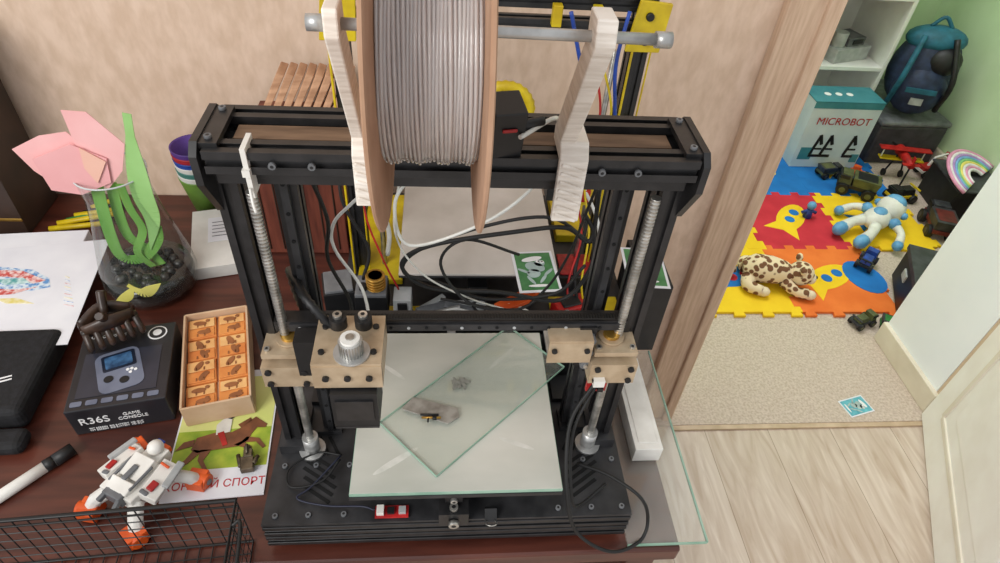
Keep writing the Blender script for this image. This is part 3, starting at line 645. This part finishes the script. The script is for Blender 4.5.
for i in (-1,1):
    for k in range(4):
        y=-.0645+k*.043; rt_=.03*((k*3+i)%3-1)
        b.box((i*.0212,y,.018+.002*(k%2)),(.039,.042,.018),oc,(.03*((k%3)-1),0,rt_)); 
        zt=.0280+.002*(k%2)
        for q in (-1,1):
            b.box((i*.0212,y+q*.0100,zt),(.035,.0180,.0012),oy if q>0 else oc,(.03*((k%3)-1),0,rt_)); b.disc((i*.0212-.003*q,y+q*.0096,zt+.0008),.0095,.0045,br2,.0008,k); b.disc((i*.0212+.008,y+q*.0096+.004,zt+.001),.003,.003,br2,.0008)
            for dd in (-.006,.004): b.box((i*.0212+dd,y+q*.0096-.005,zt+.0012),(.002,.006,.0008),br2)
b.done()
he=empty('horse_magazine',(-.30,.52,T)); MA=4; Mh=TR(-.292,.525,T+.0005,MA)
b=B('cover',he,M=Mh); b.box((0,0,.001),(.125,.205,.002),PAPER); b.box((0,-.030,.0021),(.121,.06,.0006),mat('grass_print',(176,190,60),(130,160,40),40,.6)); b.box((0,.045,.0021),(.121,.09,.0006),mat('sky_print',(226,222,150),(205,214,120),9,.6)); b.done()
b=B('horse_picture',he,M=Mh@Matrix.Translation((0,-.018,0))@Matrix.Rotation(.1,4,'Z')); hb=mat('horse_brown',(136,82,50),(100,58,34),40,.5); zz=.0030
b.flat([(-.040,-.008),(-.034,.010),(-.012,.014),(.010,.011),(.022,.016),(.034,.026),(.041,.031),(.046,.026),(.056,.016),(.054,.011),(.043,.013),(.036,.004),(.032,-.006),(.020,-.013),(-.016,-.013),(-.032,-.014)],zz,hb,.0005)
for q in ([(-.036,-.008),(-.046,-.022),(-.057,-.032),(-.055,-.036),(-.041,-.027),(-.026,-.012)],[(-.028,-.010),(-.030,-.026),(-.022,-.042),(-.017,-.041),(-.023,-.027),(-.014,-.012)],[(.014,-.010),(.030,-.018),(.027,-.034),(.032,-.035),(.037,-.017),(.024,-.006)],[(.022,-.008),(.042,-.010),(.051,-.022),(.055,-.020),(.046,-.005),(.03,-.0)],[(-.036,.008),(-.050,.006),(-.060,-.006),(-.050,-.004),(-.038,-.002)],[(.022,.016),(.018,.022),(.034,.031),(.036,.026)]): b.flat(q,zz,hb,.0005)
b.flat([(-.010,.01),(-.010,.026),(.000,.036),(.010,.032),(.008,.012)],zz+.0004,mat('rider_white',(230,226,216)),.0005); b.disc((.008,.038,zz+.0004),.005,.005,BLK2,.0005); b.flat([(-.008,.012),(.0,.014),(.006,-.008),(0,-.010)],zz+.0008,RED,.0005)
b.done()
mr=mat('red_ink',(200,40,50)); h2=lambda x,y,z:Mh@V((x,y,z))
text(he,'КОННЫЙ СПОРТ',.0150,h2(0,-.083,.0022),(0,0,math.radians(MA)),mr)
b=B('metal_figurine',M=TR(-.250,.470,T+.0045,10),bevel=.001,seg=1); mm=mat('antique_metal',(120,108,90),(70,62,50),60,.4,.6)
b.box((0,-.004,.005),(.016,.020,.010),mm); b.box((.001,.010,.006),(.011,.012,.011),mm); b.cyl((-.008,-.008,.008),(-.012,.012,.006),.003,mm,seg=8); b.cyl((.008,-.006,.008),(.013,.006,.006),.003,mm,seg=8); b.ball((.0,.018,.009),.005,mm,10); b.cyl((0,.008,.012),(0,.02,.016),.002,mm,seg=8); b.done()
b=B('marker_pen'); b.cyl((-.545,.418,T+.008),(-.492,.478,T+.008),.0075,WHT); b.cyl((-.492,.478,T+.008),(-.476,.496,T+.008),.0085,BLK2); b.cyl((-.500,.470,T+.008),(-.492,.478,T+.008),.0082,BLK2); b.cyl((-.556,.405,T+.008),(-.545,.418,T+.008),.007,BLK2); b.done()
b=B('transforming_robot_toy',M=TR(-.368,.430,T+.001,-28)@Matrix.Scale(.88,4),bevel=.0015)
b.box((0,0,.040),(.056,.060,.026),WHT); b.box((0,.012,.056),(.034,.034,.012),WHT,(.2,0,0)); b.box((0,-.018,.055),(.036,.018,.012),WHT,(.3,0,0)); b.box((0,.0,.0635),(.008,.024,.003),GRY); b.box((0,-.03,.048),(.03,.012,.02),GRY)
b.box((0,.040,.046),(.030,.024,.018),WHT); b.box((0,.054,.046),(.018,.010,.010),ORG); b.ball((0,.044,.062),(.011,.012,.011),WHT,12); b.box((0,.054,.063),(.012,.006,.004),BLU)
for s in (-1,1):
    b.box((s*.034,.012,.046),(.026,.056,.016),WHT,(0,s*.35,s*.15)); b.box((s*.046,.026,.052),(.010,.040,.006),LGR,(0,s*.35,s*.2)); b.box((s*.037,.00,.056),(.010,.014,.004),RED,(0,s*.35,0))
    b.box((s*.034,-.012,.0565),(.012,.006,.003),GRY,(0,s*.35,0)); b.box((s*.030,.030,.0585),(.014,.004,.003),ORG,(0,s*.35,0))
    b.tube([(s*.036,.028,.040),(s*.052,.040,.028),(s*.056,.046,.014)],[.010,.009,.010],WHT,8); b.box((s*.056,.048,.012),(.026,.026,.020),ORG,(0,0,s*.3))
    b.tube([(s*.022,-.022,.036),(s*.036,-.040,.026),(s*.040,-.046,.014)],[.011,.010,.011],WHT,8); b.box((s*.040,-.050,.012),(.026,.028,.020),ORG,(0,0,-s*.3))
    b.cyl((s*.046,.048,.012),(s*.072,.052,.012),.011,ORG,seg=16); b.cyl((s*.070,.052,.012),(s*.074,.052,.012),.005,GRY,seg=10); b.cyl((s*.030,-.046,.012),(s*.056,-.056,.012),.011,ORG,seg=16)
    b.box((s*.012,-.034,.052),(.006,.024,.008),GRY,(.3,0,s*.2)); b.box((s*.018,.0,.060),(.004,.04,.004),GRY)
b.done()
b=B('wire_mesh_basket',M=TR(-.222,.366,T+.001,4)); W=.36;Dp=.20;H=.100;wr=mat('black_wire',(30,30,30),(18,18,18),20,.5)
for zq,r in ((H,.0026),(H-.013,.0014),(.002,.0018)): b.tube([(0,0,zq),(-W,0,zq),(-W,-Dp,zq),(0,-Dp,zq)],r,wr,6,closed=True)
for zq in (.02,.038,.056,.072): b.tube([(0,0,zq),(-W,0,zq),(-W,-Dp,zq),(0,-Dp,zq)],.0008,wr,5,closed=True)
for k in range(25):
    x=-W*k/24; b.tube([(x,0,H),(x,0,.002),(x,-Dp,.002),(x,-Dp,H)],.0008,wr,5)
for k in range(1,13):
    y=-Dp*k/13; b.tube([(0,y,H),(0,y,.002),(-W,y,.002),(-W,y,H)],.0008,wr,5)
b.tube([(0,-.03,H),(.010,-.03,H+.004),(.012,-.09,H+.004),(0,-.09,H)],.0020,wr,6,4)
b.done()

# ---------- playroom furniture and toys
se2=empty('white_shelf_cabinet',(1.62,2.75,0)); wl=mat('white_laminate',(238,238,234),(228,228,224),10,.4)
b=B('carcass',se2,bevel=.002)
b.bx(1.30,1.318,2.58,2.93,.008,1.3,wl); b.bx(1.93,1.948,2.58,2.93,.008,1.3,wl); b.bx(1.318,1.93,2.915,2.93,.008,1.3,wl)
for zq in (.02,.40,.70,1.0,1.28): b.bx(1.318,1.93,2.58,2.915,zq,zq+.018,wl)
b.done()
MZ=.0190;CZ_=.0085
b=B('microscope_kit_box',bevel=.003); pb=mat('box_pale_blue',(214,226,230),(200,214,220),10,.5); tb=mat('box_teal',(70,140,150),(50,120,132),10,.5)
b.bx(1.58,1.89,2.40,2.545,MZ+.001,.34,pb); b.bx(1.58,1.89,2.398,2.401,.31,.34,tb); b.bx(1.578,1.892,2.398,2.547,.338,.342,tb)
b.bx(1.60,1.66,2.3975,2.4,.06,.12,tb); b.bx(1.85,1.885,2.3975,2.4,.05,.09,tb)
for cx in (1.67,1.72,1.83):
    b.box((cx,2.3985,.08),(.05,.004,.012),BLK2); b.box((cx-.012,2.3985,.13),(.012,.004,.09),BLK2,(0,.2,0)); b.box((cx+.006,2.3985,.16),(.014,.004,.05),BLK2,(0,-.4,0)); b.box((cx+.008,2.3985,.115),(.034,.004,.008),BLK2)
for k in range(3): b.disc((1.66+k*.05,2.47,.3425),.015,.015,INKW)
ob=b.done(); text(ob,'MICROBOT',.048,(1.74,2.396,.250),(pi/2,0,0),RED)
b=B('grey_label_maker',M=TR(1.78,2.70,.4185,20),bevel=.01,seg=3); b.box((0,0,.03),(.20,.14,.06),LGR); b.box((.02,0,.075),(.10,.10,.04),GRY); b.cyl((-.06,-.02,.06),(-.06,-.02,.12),.03,LGR); b.box((.02,-.055,.08),(.06,.004,.02),BLK2); b.done()
b=B('black_flashlight',M=TR(1.68,2.68,.719,60)); b.cyl((-.08,0,.03),(.05,0,.03),.018,BLK2); b.cyl((.05,0,.03),(.09,0,.03),.018,BLK2,.03); b.cyl((.09,0,.03),(.10,0,.03),.03,GRY); b.done()
b=B('toy_camera',M=TR(1.84,2.67,.719,-10),bevel=.006); b.box((0,0,.04),(.12,.06,.08),GRY); b.cyl((0,-.03,.04),(0,-.06,.04),.028,BLK2); b.box((.03,0,.087),(.03,.03,.014),BLK2); b.done()
b=B('cardboard_storage_box',bevel=.003); b.bx(1.40,1.62,2.62,2.85,.4185,.56,CARD); b.bx(1.39,1.63,2.61,2.86,.56,.575,CARD); b.done()
b=B('board_game_boxes',bevel=.003); b.bx(1.36,1.56,2.62,2.86,.7185,.753,RED); b.bx(1.36,1.56,2.62,2.86,.7535,.79,WHT); b.done()
b=B('toy_storage_chest',bevel=.01); b.bx(1.97,2.30,2.46,2.90,.009,.20,mat('chest_dark',(70,66,72),(50,46,52))); b.bx(1.965,2.305,2.455,2.905,.20,.225,GRY); b.done()
b=B('navy_backpack',M=TR(2.125,2.57,.2256,-25)@Matrix.Rotation(-.06,4,'Y')); nv=mat('navy_nylon',(40,54,86),(24,34,58),30,.6,bump=.4); tl=mat('teal_nylon',(34,104,128),(24,82,100),30,.6)
for p,r,m_ in (((0,0,.19),(.14,.10,.178),nv),((0,-.07,.13),(.11,.06,.11),nv),((0,.0,.33),(.12,.08,.055),tl),((.05,-.06,.26),(.07,.05,.06),BLK2)): b.ball(p,r,m_,20)
b.tube([(-.10,-.07,.05),(-.09,-.13,.20),(-.06,-.07,.36)],.012,tl,8,6); b.tube([(.10,-.07,.05),(.10,-.13,.20),(.06,-.07,.36)],.012,BLK2,8,6); b.tube([(-.04,0,.38),(0,0,.42),(.04,0,.38)],.008,tl,8,6); b.box((0,-.135,.15),(.12,.01,.02),tl); b.box((0,-.128,.10),(.05,.008,.03),LGR)
b.done()
def truck(name,x,y,z,rot,c1,c2,s=1,kind=0):
    e=B(name,M=TR(x,y,z,rot)@Matrix.Scale(s,4),bevel=.004)
    e.box((0,0,.05),(.20,.09,.02),c2); e.box((.065,0,.088),(.06,.085,.055),c1,taper=.85); e.box((.075,0,.098),(.05,.088,.02),BLK2)
    if kind==0: e.box((-.035,0,.085),(.12,.09,.05),c1,taper=1.15); e.box((-.035,0,.105),(.10,.08,.014),c2)
    elif kind==1:
        e.box((-.04,0,.07),(.11,.08,.03),c1); e.tube([(-.04,0,.08),(-.02,0,.15),(.07,0,.18)],[.012,.01,.008],c2,8); e.box((.09,0,.165),(.04,.05,.03),c1,(0,.4,0))
    else: e.box((-.03,0,.08),(.10,.075,.04),c1,taper=.8); e.box((-.09,0,.10),(.012,.10,.01),c2); e.box((-.085,0,.09),(.008,.01,.03),c2)
    for wx in (-.065,.065):
        for wy in (-1,1):
            e.cyl((wx,wy*.036,.032),(wx,wy*.062,.032),.032,RUB,seg=18); e.cyl((wx,wy*.061,.032),(wx,wy*.064,.032),.016,c1,seg=12)
    return e.done()
DG=mat('dark_grey_toy',(62,62,68),(40,40,44)); OL=mat('olive_toy',(96,100,60),(70,74,44)); MAR=mat('maroon_toy',(110,40,36),(80,26,24))
truck('toy_pickup_truck',1.79,2.20,MZ,150,OL,BLK2,.8,0)
truck('toy_dump_truck',2.025,1.955,CZ_,70,DG,MAR,.85,0)
truck('toy_monster_truck',2.225,1.84,CZ_,95,DG,RED,1.0,2)
truck('toy_tractor',1.995,1.77,CZ_,30,YEL,BLK2,.70,1)
truck('toy_race_car',1.985,2.165,CZ_,190,BLK2,YEL,.62,2)
truck('toy_fire_truck',2.245,2.37,CZ_,5,RED,WHT,.62,1)
truck('toy_car',1.44,1.425,CZ_,20,OL,DG,.42,2)
truck('toy_jeep',1.535,1.40,CZ_,-30,DG,GRN,.40,0)
truck('toy_buggy',1.60,1.72,MZ,45,BLU,BLK2,.5,2)
truck('toy_van',2.23,1.64,CZ_,85,MAR,BLK2,.7,0)
truck('toy_roadster',2.08,1.53,CZ_,70,BLK2,GRY,.9,0)
truck('toy_excavator',1.93,1.60,CZ_,100,YEL,DG,.6,1)
truck('toy_jeep',1.73,2.33,MZ,10,DG,OL,.5,0)
truck('toy_pickup_truck',2.10,1.70,CZ_,80,DG,YEL,.55,0)
b=B('red_toy_airplane',M=TR(2.05,2.335,CZ_,80)@Matrix.Scale(.74,4),bevel=.002); b.cyl((-.12,0,.16),(.08,0,.16),.02,RED,.03); b.ball((.08,0,.16),.03,RED,12); b.box((.02,0,.195),(.05,.30,.008),RED); b.box((.02,0,.13),(.05,.26,.008),YEL); b.box((-.11,0,.165),(.03,.10,.006),RED); b.box((-.11,0,.19),(.03,.006,.05),RED)
for s in (-1,1): b.tube([(.03,s*.02,.15),(.03,s*.05,.03)],.006,BLK2); b.cyl((.03,s*.045,.022),(.03,s*.06,.022),.022,RUB,seg=14); b.cyl((.02,s*.12,.13),(.02,s*.12,.195),.004,WHT)
b.box((.115,0,.16),(.004,.10,.012),BLK2,(.5,0,0)); b.tube([(-.11,0,.15),(-.11,0,.001)],.006,BLK2); b.done()
rc=[mat('rb_white',(244,240,242)),mat('rb_pink',(238,160,196)),mat('rb_white',(0,0,0)),mat('rb_yellow',(244,226,120)),mat('rb_green',(140,206,140)),mat('rb_blue',(130,180,230)),mat('rb_purple',(190,150,214)),mat('rb_white',(0,0,0)),mat('rb_pink',(0,0,0))]
b=B('rainbow_paper_fan',M=TR(2.165,2.13,.167,40))
for k,c in enumerate(rc):
    r0=.045+k*.0125; P=[]
    for j in range(21):
        a=-.1+j*(pi+.1)/20; P.append((r0*math.cos(a)*1.15,r0*math.sin(a)*.9-.06,.012+.055*math.sin(a)*(r0/.15)))
    b.tube(P,.0070,c,6)
b.done()
b=B('black_storage_crate',M=TR(2.205,2.12,CZ_,-8),bevel=.004); b.box((0,0,.075),(.20,.24,.15),BLK2); b.box((0,0,.152),(.21,.25,.010),DG); b.done()
b=B('black_toy_toolbox',M=TR(1.720,1.52,MZ,-25),bevel=.006); b.box((0,0,.07),(.20,.22,.13),BLK2); b.box((0,0,.14),(.21,.23,.02),DG); b.box((0,.0,.158),(.03,.16,.02),DG); b.tube([(0,-.07,.15),(0,-.07,.19),(0,.07,.19),(0,.07,.15)],.008,BLK2,8); b.box((-.103,0,.09),(.006,.05,.03),LGR); b.done()
bc=[BLK2,DG,YEL,RED,WHT,BLU,GRY,MAR,ORG,GRN]
for zone in (((1.86,1.70),(1.83,1.74),(1.89,1.735),(1.81,1.70),(1.865,1.77),(1.79,1.735),(1.90,1.69)),((1.90,2.28),(1.88,2.32),(1.87,2.35),(1.915,2.33),(1.90,2.365)),((2.12,1.82),(2.10,1.86),(2.13,1.90),(2.12,1.865))):
    b=B('building_blocks',bevel=.002)
    for (x,y) in zone:
        c=random.choice(bc); zf=MZ if x<2 else CZ_; r=random.uniform(0,3); s_=random.uniform(.018,.028)
        b.box((x,y,zf+s_*.4),(s_*1.7,s_,s_*.8),c,(0,0,r))
        for q in (-.4,.4): b.cyl((x+math.cos(r)*s_*q,y+math.sin(r)*s_*q,zf+s_*.8),(x+math.cos(r)*s_*q,y+math.sin(r)*s_*q,zf+s_*.95),s_*.22,c,seg=10)
        if random.random()<.6: b.box((x+.004,y+.003,zf+s_*1.2),(s_*1.2,s_*.9,s_*.7),random.choice(bc),(0,0,r+.7))
    b.done()
b=B('white_robot_toy',M=TR(1.72,1.93,MZ,-60)@Matrix.Scale(.95,4)); 
b.ball((0,.115,.075),(.058,.055,.058),WHT,20); b.ball((0,.125,.105),(.045,.038,.034),LBL,16); b.box((0,.12,.02),(.12,.02,.03),LBL)
b.ball((0,.02,.06),(.052,.065,.045),WHT,18); b.ball((0,.02,.095),(.028,.035,.015),LBL,12); b.cyl((0,.06,.06),(0,.08,.065),.025,GRY)
for s in (-1,1):
    b.ball((s*.020,.150,.110),.009,BLK2,10)
    b.ball((s*.065,.045,.065),.024,LBL,12); b.tube([(s*.06,.045,.065),(s*.11,.03,.05),(s*.135,-.01,.03)],[.018,.015,.018],WHT,10,4); b.ball((s*.138,-.02,.026),.022,LBL,12)
    b.tube([(s*.028,-.03,.055),(s*.045,-.08,.05),(s*.05,-.13,.04)],[.024,.020,.026],WHT,10,4); b.ball((s*.05,-.15,.038),(.028,.04,.03),LBL,12); b.ball((s*.06,.115,.075),.016,LBL,10)
b.done()
lp=bpy.data.materials.new('leopard_plush'); lp.use_nodes=True; nt=lp.node_tree; bs=nt.nodes['Principled BSDF']; vo=nt.nodes.new('ShaderNodeTexVoronoi'); vo.inputs['Scale'].default_value=46; tc=nt.nodes.new('ShaderNodeTexCoord'); nt.links.new(tc.outputs['Object'],vo.inputs['Vector']); rp=nt.nodes.new('ShaderNodeValToRGB'); rp.color_ramp.elements[0].position=.42; rp.color_ramp.elements[1].position=.52; rp.color_ramp.elements[0].color=lin((118,78,54)); rp.color_ramp.elements[1].color=lin((234,212,178)); nt.links.new(vo.outputs['Distance'],rp.inputs[0]); nt.links.new(rp.outputs[0],bs.inputs['Base Color']); bs.inputs['Roughness'].default_value=.95
b=B('leopard_plush_toy',M=TR(1.17,1.63,MZ+.0015,-12)); 
cr=mat('cream_plush',(238,222,196),(226,206,176),60,.95)
b.tube([(-.09,0,.04),(-.05,0,.052),(.0,0,.055),(.05,0,.05),(.075,0,.05)],[.034,.052,.05,.042,.03],lp,18,5)
b.ball((.105,-.005,.062),(.045,.046,.042),lp,18); b.ball((.140,-.008,.050),(.022,.028,.020),cr,14); b.ball((.160,-.009,.056),(.006,.008,.005),BLK2,8)
for s in (-1,1):
    b.ball((.095,s*.038,.098),(.012,.016,.016),lp,10); b.ball((.138,-.006+s*.018,.076),.005,BLK2,8)
    b.tube([(.05,s*.03,.035),(.09,s*.06,.022),(.13,s*.066,.021)],[.022,.018,.020],lp,12,4); b.ball((.14,s*.067,.019),(.022,.018,.018),cr,10)
    b.tube([(-.07,s*.03,.03),(-.075,s*.065,.023),(-.03,s*.082,.020)],[.028,.022,.019],lp,12,4); b.ball((-.022,s*.083,.019),(.022,.018,.018),cr,10)
b.tube([(-.115,0,.035),(-.16,.02,.016),(-.19,.06,.013),(-.17,.10,.013)],[.013,.012,.011,.012],lp,10,5)
b.done()
gamecard('playing_card',1.255,1.085,.0085,-75,(110,190,200),(80,160,176),'card_light_blue')
b=B('small_blue_figure',M=TR(1.50,2.02,MZ+.002,0)); b.cyl((0,0,0),(0,0,.04),.018,BLU,.012); b.ball((0,0,.055),.018,LBL,12); b.tube([(-.03,0,.02),(0,0,.035),(.03,0,.02)],.007,BLU,8); b.done()
b=B('small_yellow_figure',M=TR(1.43,2.36,MZ,0)); b.cyl((0,0,0),(0,0,.03),.02,YEL,.012); b.ball((0,0,.045),.017,YEL,12); b.tube([(-.03,0,.02),(0,0,.03),(.03,0,.02)],.007,BLU,8); b.done()

# ---------- light
w=bpy.data.worlds.new('daylight'); bpy.context.scene.world=w; w.use_nodes=True; bg=w.node_tree.nodes['Background']; bg.inputs[0].default_value=(.95,.965,.99,1); bg.inputs[1].default_value=.80
def area(name,loc,target,sx,sy_,e,c=(1,1,1)):
    l=bpy.data.lights.new(name,'AREA'); l.shape='RECTANGLE'; l.size=sx; l.size_y=sy_; l.energy=e; l.color=c; o=bpy.data.objects.new(name,l); bpy.context.scene.collection.objects.link(o); o.location=loc; o.rotation_euler=(V(target)-V(loc)).to_track_quat('-Z','Y').to_euler()
area('assumed_window_light',(-1.4,-1.0,2.3),(0,.6,.9),1.2,1.2,44,(1,.98,.95))  # added area light simulating an assumed, unseen window behind-left; no window is built
area('playroom_fill_light',(1.0,2.4,2.4),(1.6,1.6,0),1.2,.8,28,(1,1,1))  # added fill over the playroom to brighten it; no window is built there
# ---------- camera
cd_=bpy.data.cameras.new('camera'); cam=bpy.data.objects.new('camera',cd_); bpy.context.scene.collection.objects.link(cam)
cd_.sensor_width=36; cd_.lens=23.04; cd_.clip_start=.01
fw=V((.0925,.7286,-.6785)).normalized(); rt=V((.9957,-.0652,.0657)); rt=(rt-fw*rt.dot(fw)).normalized(); up=rt.cross(fw)
cam.matrix_world=Matrix(((rt.x,up.x,-fw.x,0),(rt.y,up.y,-fw.y,0),(rt.z,up.z,-fw.z,1.53),(0,0,0,1)))
bpy.context.scene.camera=cam
bpy.context.scene.view_settings.view_transform='Standard'
